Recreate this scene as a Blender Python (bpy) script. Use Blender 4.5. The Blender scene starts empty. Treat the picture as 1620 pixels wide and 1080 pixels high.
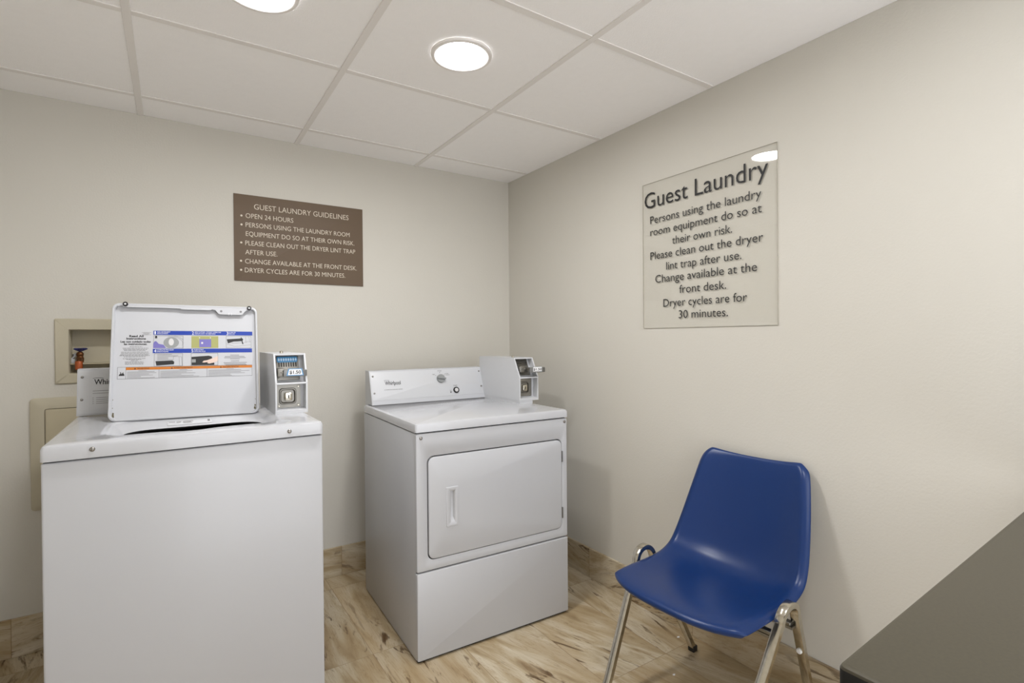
import bpy, bmesh, math, random
from mathutils import Matrix, Vector
S = bpy.context.scene
COL = S.collection
PI = math.pi
# ------------------------------------------------------------------ camera
YAW, PITCH, ROLL, CAMH, FPX = 0.5788, -0.0069, -0.0080, 1.2645, 822.576
def make_camera():
    cam = bpy.data.cameras.new('camera'); o = bpy.data.objects.new('camera', cam); COL.objects.link(o)
    cam.sensor_fit = 'HORIZONTAL'; cam.sensor_width = 36.0
    cam.lens = FPX*36.0/1620.0
    cam.clip_start = .02
    right = Vector((math.cos(YAW), -math.sin(YAW), 0)); fh = Vector((math.sin(YAW), math.cos(YAW), 0)); up = Vector((0,0,1))
    fwd = fh*math.cos(PITCH)+up*math.sin(PITCH); u2 = -fh*math.sin(PITCH)+up*math.cos(PITCH)
    R = right*math.cos(ROLL)+u2*math.sin(ROLL); U = -right*math.sin(ROLL)+u2*math.cos(ROLL)
    m = Matrix((R, U, -fwd)).transposed().to_4x4(); m.translation = Vector((0,0,CAMH))
    o.matrix_world = m
    S.camera = o
make_camera()
# ------------------------------------------------------------------ light and exposure
WORLD_STRENGTH = 3.4
WORLDC = (.945, .965, 1.01, 1)
LAMPC = (.965, .965, .98, 1)
DX0, DX1 = 0.0, 1.8
LAMP_STRENGTH = 140
w = bpy.data.worlds.new('world'); S.world = w; w.use_nodes = True
bg = w.node_tree.nodes['Background']; bg.inputs[0].default_value = WORLDC; bg.inputs[1].default_value = WORLD_STRENGTH
S.view_settings.view_transform = 'Standard'; S.view_settings.look = 'None'
S.view_settings.gamma = 1; S.view_settings.use_curve_mapping = False
S.view_settings.exposure = -0.10

# ------------------------------------------------------------------ materials
def lin(c):
    return tuple(((x/255)/12.92 if x/255 <= .04045 else ((x/255+.055)/1.055)**2.4) for x in c)+(1,)
def mat(name, rgb, rough=.5, metal=0.0, coat=0.0, bump=0.0, bscale=200.0, vary=0.0, vscale=4.0, spec=.5):
    m = bpy.data.materials.new(name); m.use_nodes = True
    nt = m.node_tree; b = nt.nodes['Principled BSDF']
    c = lin(rgb)
    b.inputs['Base Color'].default_value = c; b.inputs['Roughness'].default_value = rough
    b.inputs['Metallic'].default_value = metal; b.inputs['Coat Weight'].default_value = coat
    b.inputs['Coat Roughness'].default_value = .05; b.inputs['Specular IOR Level'].default_value = spec
    tc = nt.nodes.new('ShaderNodeTexCoord')
    if vary:
        n = nt.nodes.new('ShaderNodeTexNoise'); n.inputs['Scale'].default_value = vscale; n.inputs['Detail'].default_value = 5
        nt.links.new(tc.outputs['Object'], n.inputs['Vector'])
        r = nt.nodes.new('ShaderNodeMapRange'); r.inputs['To Min'].default_value = 1-vary; r.inputs['To Max'].default_value = 1+vary
        r.inputs['From Min'].default_value = .3; r.inputs['From Max'].default_value = .7
        nt.links.new(n.outputs['Fac'], r.inputs['Value'])
        v = nt.nodes.new('ShaderNodeVectorMath'); v.operation = 'SCALE'; v.inputs[0].default_value = c[:3]
        nt.links.new(r.outputs['Result'], v.inputs['Scale']); nt.links.new(v.outputs[0], b.inputs['Base Color'])
    if bump:
        n = nt.nodes.new('ShaderNodeTexNoise'); n.inputs['Scale'].default_value = bscale; n.inputs['Detail'].default_value = 3
        nt.links.new(tc.outputs['Object'], n.inputs['Vector'])
        bp = nt.nodes.new('ShaderNodeBump'); bp.inputs['Strength'].default_value = bump; bp.inputs['Distance'].default_value = .002
        nt.links.new(n.outputs['Fac'], bp.inputs['Height']); nt.links.new(bp.outputs['Normal'], b.inputs['Normal'])
    return m
M_wall = mat('wall_paint', (206,202,192), .75, bump=.25, bscale=140, vary=.012, vscale=2)
M_ceil = mat('ceiling_tile_white', (252,250,249), .9, bump=.35, bscale=260, vary=.01, vscale=30)
M_grid = mat('ceiling_grid_white', (234,230,226), .6)
M_enam = mat('white_enamel', (190,191,194), .32, coat=.08, vary=.008, vscale=3)
M_gloss = mat('polished_white_enamel', (190,191,194), .16, coat=.4, vary=.008, vscale=3)
M_plas = mat('white_plastic', (202,203,205), .35)
M_dark = mat('dark_gap', (30,29,27), .8)  # near-black standing in for shade between parts; also fills slots
M_tub = mat('tub_shade', (16,16,16), .9)  # near-black paints in the shade inside the tub
M_black = mat('black_print', (28,27,27), .6)
M_rub = mat('black_rubber', (20,19,18), .45)
M_steel = mat('brushed_steel', (140,137,130), .42, 1.0, vary=.08, vscale=40)
M_chrome = mat('chrome', (200,194,180), .16, 1.0, vary=.1, vscale=60)
M_screw = mat('screw_steel', (150,146,140), .3, 1.0)
M_grey = mat('grey_knob', (142,144,143), .45)
M_grey2 = mat('light_grey_print', (206,204,203), .4)
M_fine = mat('fine_print', (120,119,119), .6)
M_blue = mat('label_blue', (8,52,152), .4)
M_lblue = mat('price_blue', (70,140,190), .4)
M_pale = mat('pale_blue', (190,215,235), .4)
M_orange = mat('label_orange', (192,112,26), .45)
M_olive = mat('label_olive', (158,158,96), .5)
M_lilac = mat('label_lilac', (112,106,172), .5)
M_white = mat('paper_white', (236,236,236), .5)
M_skin = mat('printed_hand', (214,190,176), .5)
M_tan = mat('beige_plastic', (188,180,158), .5, vary=.04, vscale=9)
M_tan2 = mat('beige_door', (182,172,146), .5, vary=.03, vscale=5)
M_brass = mat('brass', (104,66,34), .4, .7, vary=.2, vscale=60)
M_copper = mat('copper_fitting', (164,80,34), .45, .2)
M_bhand = mat('blue_handle', (34,36,92), .45)
M_chair = mat('blue_shell_plastic', (15,47,100), .3, bump=.05, bscale=900, spec=.4)
M_sign = mat('brown_sign_plate', (106,90,74), .55, vary=.03, vscale=6, spec=.3)
M_slet = mat('sign_letter_cream', (214,204,186), .5)
M_counter = mat('counter_laminate', (68,63,49), .42, vary=.10, vscale=220)
M_cedge = mat('counter_edge_black', (6,6,6), .7)
M_trim = mat('lamp_trim_white', (236,232,228), .5)
M_rust = mat('rust_stain', (92,84,60), .8, vary=.4, vscale=300)
M_hinge = mat('hinge_steel', (128,128,126), .4, .8)
def emit(name, rgb, s):
    m = bpy.data.materials.new(name); m.use_nodes = True; nt = m.node_tree; nt.nodes.clear()
    e = nt.nodes.new('ShaderNodeEmission'); e.inputs[0].default_value = rgb; e.inputs[1].default_value = s
    o = nt.nodes.new('ShaderNodeOutputMaterial'); nt.links.new(e.outputs[0], o.inputs[0]); return m
M_lamp = emit('lamp_diffuser', LAMPC, LAMP_STRENGTH)
def acrylic():
    m = bpy.data.materials.new('clear_acrylic'); m.use_nodes = True; nt = m.node_tree; nt.nodes.clear()
    t = nt.nodes.new('ShaderNodeBsdfTransparent'); t.inputs[0].default_value = (.985,.985,.98,1)
    g = nt.nodes.new('ShaderNodeBsdfGlossy'); g.inputs['Roughness'].default_value = .02
    f = nt.nodes.new('ShaderNodeFresnel'); f.inputs['IOR'].default_value = 1.49
    x = nt.nodes.new('ShaderNodeMixShader'); o = nt.nodes.new('ShaderNodeOutputMaterial')
    ge = nt.nodes.new('ShaderNodeNewGeometry'); iv = nt.nodes.new('ShaderNodeMath'); iv.operation = 'SUBTRACT'; iv.inputs[0].default_value = 1; nt.links.new(ge.outputs['Backfacing'], iv.inputs[1])
    mu = nt.nodes.new('ShaderNodeMath'); mu.operation = 'MULTIPLY'; nt.links.new(f.outputs[0], mu.inputs[0]); nt.links.new(iv.outputs[0], mu.inputs[1])
    nt.links.new(mu.outputs[0], x.inputs[0]); nt.links.new(t.outputs[0], x.inputs[1]); nt.links.new(g.outputs[0], x.inputs[2]); nt.links.new(x.outputs[0], o.inputs[0])
    return m
M_acry = acrylic()
M_aedge = mat('acrylic_edge', (176,171,158), .25)
def tile_mat(name, axis_along, axis_across, wid, leng, o_w, o_l, stair=0.0):
    """veined wood-look porcelain: planks running along one axis"""
    m = bpy.data.materials.new(name); m.use_nodes = True; nt = m.node_tree; N = nt.nodes; L = nt.links
    b = N['Principled BSDF']
    tc = N.new('ShaderNodeTexCoord'); sp = N.new('ShaderNodeSeparateXYZ'); L.new(tc.outputs['Object'], sp.inputs[0])
    def math_(op, a, c=None, d=None):
        n = N.new('ShaderNodeMath'); n.operation = op
        for i, v in enumerate((a, c, d)):
            if v is None: continue
            if isinstance(v, (int, float)): n.inputs[i].default_value = v
            else: L.new(v, n.inputs[i])
        return n.outputs[0]
    A = sp.outputs[axis_across]; B = sp.outputs[axis_along]
    ta = math_('DIVIDE', math_('SUBTRACT', A, o_w), wid); tb = math_('DIVIDE', math_('SUBTRACT', B, o_l), leng)
    ia = math_('FLOOR', ta)
    tb = math_('ADD', tb, math_('MULTIPLY', ia, stair))
    ib = math_('FLOOR', tb)
    ci = N.new('ShaderNodeCombineXYZ'); L.new(ia, ci.inputs[0]); L.new(ib, ci.inputs[1])
    wn = N.new('ShaderNodeTexWhiteNoise'); wn.noise_dimensions = '2D'; L.new(ci.outputs[0], wn.inputs['Vector'])
    off = N.new('ShaderNodeVectorMath'); off.operation = 'SCALE'; off.inputs['Scale'].default_value = 37.0; L.new(wn.outputs['Color'], off.inputs[0])
    swn = N.new('ShaderNodeSeparateColor'); L.new(wn.outputs['Color'], swn.inputs[0])
    # skew the veins a little, differently from tile to tile
    sk = math_('MULTIPLY', math_('SUBTRACT', swn.outputs[0], .35), .55)
    A2 = math_('ADD', A, math_('MULTIPLY', B, sk))
    def vec(sa, sb):
        c = N.new('ShaderNodeCombineXYZ'); L.new(math_('MULTIPLY', A2, sa), c.inputs[0]); L.new(math_('MULTIPLY', B, sb), c.inputs[1])
        a = N.new('ShaderNodeVectorMath'); a.operation = 'ADD'; L.new(c.outputs[0], a.inputs[0]); L.new(off.outputs[0], a.inputs[1]); return a.outputs[0]
    def noise(v, scale, detail, dist, rough=.55):
        n = N.new('ShaderNodeTexNoise'); n.inputs['Scale'].default_value = scale; n.inputs['Detail'].default_value = detail
        n.inputs['Distortion'].default_value = dist; n.inputs['Roughness'].default_value = rough; L.new(v, n.inputs['Vector']); return n.outputs['Fac']
    def ramp(f, stops):
        r = N.new('ShaderNodeValToRGB'); L.new(f, r.inputs[0]); e = r.color_ramp.elements
        while len(e) < len(stops): e.new(.5)
        for i, (p, c) in enumerate(stops): e[i].position = p; e[i].color = c
        return r.outputs[0]
    def mix(f, a, c, blend='MIX'):
        n = N.new('ShaderNodeMix'); n.data_type = 'RGBA'; n.blend_type = blend
        if isinstance(f, float): n.inputs[0].default_value = f
        else: L.new(f, n.inputs[0])
        for i, v in ((6, a), (7, c)):
            if isinstance(v, tuple): n.inputs[i].default_value = v
            else: L.new(v, n.inputs[i])
        return n.outputs[2]
    base = ramp(noise(vec(15, 3.0), 1.0, 7, .9), [(.28, lin((146,124,92))), (.42, lin((182,163,130))), (.56, lin((204,191,165))), (.75, lin((218,208,188)))])
    broad = noise(vec(4.0, 1.1), 1.0, 3, .6)
    base = mix(ramp(broad, [(.42, (0,0,0,1)), (.62, (.62,.62,.62,1))]), base, lin((170,146,108)))
    veins = noise(vec(20, 3.6), 1.0, 6, 1.6, .62)
    vm = ramp(veins, [(.565, (0,0,0,1)), (.62, (.8,.8,.8,1)), (.68, (1,1,1,1))])
    patch = ramp(noise(vec(3.2, 1.6), 1.0, 2, .3), [(.43, (0,0,0,1)), (.56, (1,1,1,1))])
    dk = math_('MULTIPLY', vm, patch)
    base = mix(dk, base, lin((84,58,30)))
    thin = noise(vec(34, 2.6), 1.0, 4, 2.2)
    tv = math_('SUBTRACT', 1.0, math_('MINIMUM', math_('MULTIPLY', math_('ABSOLUTE', math_('SUBTRACT', thin, .5)), 46.0), 1.0))
    base = mix(math_('MULTIPLY', tv, .45), base, lin((140,108,68)))
    base = mix(1.0, base, ramp(swn.outputs[1], [(0.0, (.86,.86,.86,1)), (1.0, (1.0,1.0,1.0,1))]), 'MULTIPLY')
    fa = math_('FRACT', ta); fb = math_('FRACT', tb)
    da = math_('MULTIPLY', math_('MINIMUM', fa, math_('SUBTRACT', 1.0, fa)), wid)
    db = math_('MULTIPLY', math_('MINIMUM', fb, math_('SUBTRACT', 1.0, fb)), leng)
    g = math_('LESS_THAN', math_('MINIMUM', da, db), .0011)
    base = mix(math_('MULTIPLY', g, .75), base, lin((132,108,76)))
    L.new(base, b.inputs['Base Color']); b.inputs['Roughness'].default_value = .36
    bp = N.new('ShaderNodeBump'); bp.inputs['Strength'].default_value = .25; bp.inputs['Distance'].default_value = .002; bp.invert = True
    L.new(g, bp.inputs['Height']); L.new(bp.outputs['Normal'], b.inputs['Normal'])
    return m
M_floor = tile_mat('veined_floor_tile', 1, 0, .325, .65, .988, 1.40)
M_bbx = tile_mat('veined_baseboard_back', 0, 2, .4, .65, -.1, .749)
M_bby = tile_mat('veined_baseboard_right', 1, 2, .4, .65, -.1, 1.42)
# ------------------------------------------------------------------ mesh helpers
def link(name, bm, m, parent=None, smooth=True, mw=None, recalc=True):
    if recalc: bmesh.ops.recalc_face_normals(bm, faces=bm.faces)
    me = bpy.data.meshes.new(name); bm.to_mesh(me); bm.free()
    for x in (m if isinstance(m, (list, tuple)) else [m]): me.materials.append(x)
    if smooth:
        for p in me.polygons: p.use_smooth = True
        try: me.set_sharp_from_angle(angle=math.radians(38))
        except Exception: pass
    o = bpy.data.objects.new(name, me); COL.objects.link(o)
    if parent: o.parent = parent
    if mw is not None: o.matrix_local = mw
    return o
def thing(name, label, cat, loc=(0,0,0), rz=0.0, group=None):
    o = bpy.data.objects.new(name, None); COL.objects.link(o); o.empty_display_size = .1
    o.location = loc; o.rotation_euler = (0,0,rz); o['label'] = label; o['category'] = cat
    if group: o['group'] = group
    return o
def tag(o, label, cat, group=None):
    o['label'] = label; o['category'] = cat
    if group: o['group'] = group
    return o
def struct(o): o['kind'] = 'structure'; return o
def FRONT(x=0, y=0, z=0):      # local x -> +x, local y -> up, local z -> towards -y
    return Matrix(((1,0,0,x),(0,0,-1,y),(0,1,0,z),(0,0,0,1)))
def FACEX(x=0, y=0, z=0):      # local x -> -y, local y -> up, local z -> towards -x
    return Matrix(((0,0,-1,x),(-1,0,0,y),(0,1,0,z),(0,0,0,1)))
def basis(o, ex, ey):
    ex = Vector(ex).normalized(); ey = Vector(ey); ey = (ey-ex*ey.dot(ex)).normalized(); ez = ex.cross(ey)
    m = Matrix((ex, ey, ez)).transposed().to_4x4(); m.translation = Vector(o); return m
def box(bm, a, b, bev=0.0, seg=2, M=None):
    x0,y0,z0 = a; x1,y1,z1 = b
    vs = [bm.verts.new((x,y,z)) for x in (x0,x1) for y in (y0,y1) for z in (z0,z1)]
    fs = [bm.faces.new([vs[i] for i in q]) for q in ((0,1,3,2),(4,6,7,5),(0,4,5,1),(2,3,7,6),(0,2,6,4),(1,5,7,3))]
    new = list(vs)
    if bev:
        es = list({e for f in fs for e in f.edges})
        r = bmesh.ops.bevel(bm, geom=es, offset=bev, segments=seg, profile=.5, affect='EDGES')
        new = list({v for v in r['verts']} | {v for v in vs if v.is_valid})
    if M is not None:
        bmesh.ops.transform(bm, matrix=M, verts=new)
def rr(x0, x1, y0, y1, r, n=6, m=1):
    r = min(r, (x1-x0)/2-1e-5, (y1-y0)/2-1e-5); P = []
    cs = [(x1-r, y0+r, -PI/2), (x1-r, y1-r, 0), (x0+r, y1-r, PI/2), (x0+r, y0+r, PI)]
    for k, (cx, cy, a0) in enumerate(cs):
        for i in range(n+1):
            a = a0+PI/2*i/n; P.append((cx+r*math.cos(a), cy+r*math.sin(a)))
        nx, ny, na = cs[(k+1) % 4]
        e = P[-1]; s = (nx+r*math.cos(na), ny+r*math.sin(na))
        for i in range(1, m): P.append((e[0]+(s[0]-e[0])*i/m, e[1]+(s[1]-e[1])*i/m))
    return P
def circ(cx, cy, r, n=24): return [(cx+r*math.cos(2*PI*i/n), cy+r*math.sin(2*PI*i/n)) for i in range(n)]
def loft(bm, loops, cap0=True, cap1=True, M=None, closed=True, mi=0):
    L = []
    for lp in loops:
        L.append([bm.verts.new(M @ Vector(p) if M is not None else p) for p in lp])
    for a, b in zip(L, L[1:]):
        n = len(a)
        for i in range(n if closed else n-1):
            j = (i+1) % n
            f = bm.faces.new((a[i], a[j], b[j], b[i])); f.material_index = mi
    if cap0: f = bm.faces.new(list(reversed(L[0]))); f.material_index = mi
    if cap1: f = bm.faces.new(L[-1]); f.material_index = mi
    return L
def at(P, z): return [(x,y,z) for x,y in P]
def plate(bm, x0, x1, y0, y1, r, z0, z1, bev=.002, M=None, n=6):
    loft(bm, [at(rr(x0,x1,y0,y1,r,n), z0), at(rr(x0,x1,y0,y1,r,n), z1-bev), at(rr(x0+bev*.3,x1-bev*.3,y0+bev*.3,y1-bev*.3,max(r-bev*.3,1e-4),n), z1-bev*.3), at(rr(x0+bev,x1-bev,y0+bev,y1-bev,max(r-bev,1e-4),n), z1)], M=M)
def disc(bm, cx, cy, r, z0, z1, bev=.001, M=None, n=24):
    loft(bm, [at(circ(cx,cy,r,n), z0), at(circ(cx,cy,r,n), z1-bev), at(circ(cx,cy,r-bev,n), z1)], M=M)
def poly(bm, pts, z0, z1, M=None):
    loft(bm, [at(pts, z0), at(pts, z1)], M=M)
def rect(bm, x0, x1, y0, y1, z0, z1, M=None):
    poly(bm, [(x0,y0),(x1,y0),(x1,y1),(x0,y1)], z0, z1, M)
def tube(bm, pts, r, n=10, M=None, cap=True):
    pts = [Vector(p) for p in pts]; loops = []
    up = Vector((.13,.27,.95))
    for i, p in enumerate(pts):
        t = (pts[min(i+1,len(pts)-1)]-pts[max(i-1,0)]).normalized()
        a = t.cross(up).normalized(); b = a.cross(t)
        loops.append([p+a*r*math.cos(2*PI*k/n)+b*r*math.sin(2*PI*k/n) for k in range(n)])
    loft(bm, loops, cap, cap, M)
def text(bm, s, x0, x1, y, cap, z, M=None, depth=.0004, thin=0.0, align='FIT', mi=0):
    """letters scaled to run from x0 to x1 on baseline y with the given capital height"""
    def mesh(t):
        c = bpy.data.curves.new('letters', 'FONT'); c.body = t; c.size = 1; c.resolution_u = 3; c.offset = thin
        o = bpy.data.objects.new('letters', c); me = bpy.data.meshes.new_from_object(o)
        bpy.data.objects.remove(o); bpy.data.curves.remove(c); return me
    h = mesh('H'); H = max(v.co.y for v in h.vertices)-min(v.co.y for v in h.vertices); bpy.data.meshes.remove(h)
    me = mesh(s); xs = [v.co.x for v in me.vertices]; a, b = min(xs), max(xs)
    sy = cap/H; sx = (x1-x0)/(b-a)
    vs = []
    for v in me.vertices:
        p = Vector((x0+(v.co.x-a)*sx, y+v.co.y*sy, z+depth)); vs.append(bm.verts.new(M @ p if M is not None else p))
    for p in me.polygons:
        try: f = bm.faces.new([vs[i] for i in p.vertices]); f.material_index = mi
        except ValueError: pass
    bpy.data.meshes.remove(me)
# ------------------------------------------------------------------ room shell
XR, YB, ZC, BB = 1.8385, 2.8432, 2.2666, .1546
XL = -.85
YF = -.9  # unseen left and front walls set close in for more bounce light
OB = dict(x0=-.364, x1=-.085, z0=1.129, z1=1.315)       # hole of the washer outlet box
bm = bmesh.new(); box(bm, (XL-.1,YF,-.1), (XR+.1,YB+.1,0)); struct(link('floor', bm, M_floor, smooth=False))
bm = bmesh.new()
for a, b in (((XL-.1,-.05),(OB['x0'],ZC+.1)), ((OB['x1'],-.05),(XR,ZC+.1)), ((OB['x0'],-.05),(OB['x1'],OB['z0'])), ((OB['x0'],OB['z1']),(OB['x1'],ZC+.1))):
    box(bm, (a[0],YB,a[1]), (b[0],YB+.12,b[1]))
bmesh.ops.remove_doubles(bm, verts=bm.verts, dist=1e-5)
struct(link('wall_back', bm, M_wall, smooth=False))
bm = bmesh.new(); box(bm, (XR,YF,-.05), (XR+.12,YB+.12,ZC+.1)); struct(link('wall_right', bm, M_wall, smooth=False))
bm = bmesh.new(); box(bm, (XL-.12,YF,-.05), (XL,YB+.12,ZC+.1)); struct(link('wall_left', bm, M_wall, smooth=False))
bm = bmesh.new(); box(bm, (XL,YB-.011,0), (XR,YB,BB), .0015, 1); struct(link('baseboard_back', bm, M_bbx, smooth=False))
bm = bmesh.new(); box(bm, (XR-.011,YF,0), (XR,YB-.011,BB), .0015, 1); struct(link('baseboard_right', bm, M_bby, smooth=False))
# wall behind the camera with an unseen opening added on the right to let world light in
bm = bmesh.new()
for a, c in (((XL-.12,-.05),(DX0,ZC+.1)), ((DX1,-.05),(XR+.12,ZC+.1))): box(bm, (a[0],YF-.12,a[1]), (c[0],YF,c[1]))
struct(link('wall_front', bm, M_wall, smooth=False))
# suspended ceiling
T = .652; GX = 1.1966; CY = 2.6231
bm = bmesh.new(); box(bm, (XL,YF,ZC+.03), (XR,YB,ZC+.1)); ceil = struct(link('ceiling', bm, M_ceil, smooth=False))
xs = [XR]+[x for x in (GX-T*i for i in range(6)) if x > XL+.02]+[XL]; ys = [YB]+[y for y in (CY-T*i for i in range(7)) if y > YF+.02]+[YF]
for i in range(len(xs)-1):
    for j in range(len(ys)-1):
        x1, x0, y1, y0 = xs[i], xs[i+1], ys[j], ys[j+1]
        if x1-x0 < .02 or y1-y0 < .02: continue
        bm = bmesh.new(); box(bm, (x0+.001,y0+.001,ZC+.004), (x1-.001,y1-.001,ZC+.02)); link('ceiling_tile', bm, M_ceil, ceil, smooth=False)
for x in xs[1:-1]:
    bm = bmesh.new(); box(bm, (x-.012,YF,ZC), (x+.012,YB,ZC+.012), .001, 1); link('grid_bar', bm, M_grid, ceil, smooth=False)
for y in ys[1:-1]:
    bm = bmesh.new()
    for i in range(len(xs)-1):
        if xs[i]-xs[i+1] > .03: box(bm, (xs[i+1]+.0125,y-.012,ZC+.0008), (xs[i]-.0125,y+.012,ZC+.012))
    link('grid_bar', bm, M_grid, ceil, smooth=False)
# ------------------------------------------------------------------ recessed lamps
def downlight(x, y, label):
    t = thing('downlight', label, 'ceiling light', (x,y,ZC), 0, 'recessed ceiling downlights')
    bm = bmesh.new(); n = 48
    prof = [(.086,.003),(.088,-.001),(.092,-.0045),(.101,-.0055),(.107,-.003),(.109,.0035)]
    loft(bm, [at(circ(0,0,r,n), z) for r, z in prof], False, False); link('trim_ring', bm, M_trim, t)
    bm = bmesh.new(); loft(bm, [at(circ(0,0,.087,n), .003), at(circ(0,0,.0865,n), .0005)], False, True); link('diffuser', bm, M_lamp, t)
downlight(GX-T/2, CY-1.5*T, 'round white recessed downlight in the ceiling, the one seen whole, nearest the dryer')
downlight(GX-1.5*T, CY-1.5*T, 'round recessed downlight cut off by the top edge of the photo')
downlight(GX-T/2, CY-3.5*T, 'round recessed downlight above the dark counter, out of the photo overhead')
# ------------------------------------------------------------------ washer outlet box set into the back wall
t = thing('washer_outlet_box', 'beige recessed utility box with a tap in the back wall, behind the washing machine', 'utility box', ((OB['x0']+OB['x1'])/2, YB, OB['z0']))
cx = (OB['x0']+OB['x1'])/2; hw = (OB['x1']-OB['x0'])/2; hh = OB['z1']-OB['z0']
bm = bmesh.new()
F = FRONT(0, 0, 0)
loft(bm, [at(rr(-hw-.044,hw+.044,-.041,hh+.045,.006), .0003), at(rr(-hw-.044,hw+.044,-.041,hh+.045,.006), .005), at(rr(-hw-.041,hw+.041,-.038,hh+.042,.006), .008),
          at(rr(-hw,hw,0,hh,.004), .008), at(rr(-hw+.002,hw-.002,.002,hh-.002,.004), .004), at(rr(-hw+.002,hw-.002,.002,hh-.002,.004), -.085)], False, True, M=F)
link('frame', bm, M_tan, t)
bm = bmesh.new(); box(bm, (-hw+.004,.006,.038), (hw-.004,.0835,.042)); link('shelf', bm, M_tan2, t)
vx = -.331-cx
bm = bmesh.new()
loft(bm, [[(vx+r*math.cos(a*PI/8), .035+r*math.sin(a*PI/8), z) for a in range(16)] for r, z in ((.008,.0425),(.0125,.046),(.0135,.062),(.0105,.072),(.0125,.075),(.0125,.084),(.008,.090),(.006,.092))])
tube(bm, [(vx,.035,.060),(vx,.012,.058),(vx,.002,.050),(vx,-.002,.0425)], .0095, 12)
valve = link('valve', bm, M_brass, t)
bm = bmesh.new(); loft(bm, [[(vx+r*math.cos(a*PI/8), -.004+r*math.sin(a*PI/8), z) for a in range(16)] for r, z in ((.010,.015),(.013,.018),(.0132,.048),(.011,.052))])
link('hose_fitting', bm, M_copper, valve)
bm = bmesh.new()
star = [((.026 if i % 2 == 0 else .013)*math.cos(2*PI*i/10)+vx, (.026 if i % 2 == 0 else .013)*math.sin(2*PI*i/10)+.035) for i in range(10)]
loft(bm, [at([(vx+(x-vx)*.35, .035+(y-.035)*.35) for x, y in star], .094), at([(vx+(x-vx)*.95, .035+(y-.035)*.95) for x, y in star], .101), at(star, .104), at([(vx+(x-vx)*.8, .035+(y-.035)*.8) for x, y in star], .107)])
tube(bm, [(vx,.035,.088),(vx,.035,.098)], .005, 10)
link('tap_handle', bm, M_bhand, valve)
bm = bmesh.new(); tube(bm, [(vx-.025,.05,.0425),(vx-.026,.05,.06),(vx-.022,.052,.075),(vx-.014,.06,.08)], .008, 10); link('supply_pipe', bm, M_plas, t)
# ------------------------------------------------------------------ access panel below it
t = thing('access_panel', 'beige wall access panel with a flat door, low behind the washing machine', 'access panel', (-.487, YB, .575))
bm = bmesh.new()
loft(bm, [at(rr(0,.42,0,.458,.014), .0003), at(rr(0,.42,0,.458,.014), .007), at(rr(.004,.416,.004,.454,.012), .010), at(rr(.0445,.3755,.0445,.4135,.010), .010), at(rr(.0445,.3755,.0445,.4135,.010), .002)], False, True, M=F)
link('frame', bm, M_tan, t)
bm = bmesh.new(); plate(bm, .0475,.3725,.0475,.4105,.008,.0025,.0095,.0015,M=F); link('door', bm, M_tan2, t)
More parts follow.
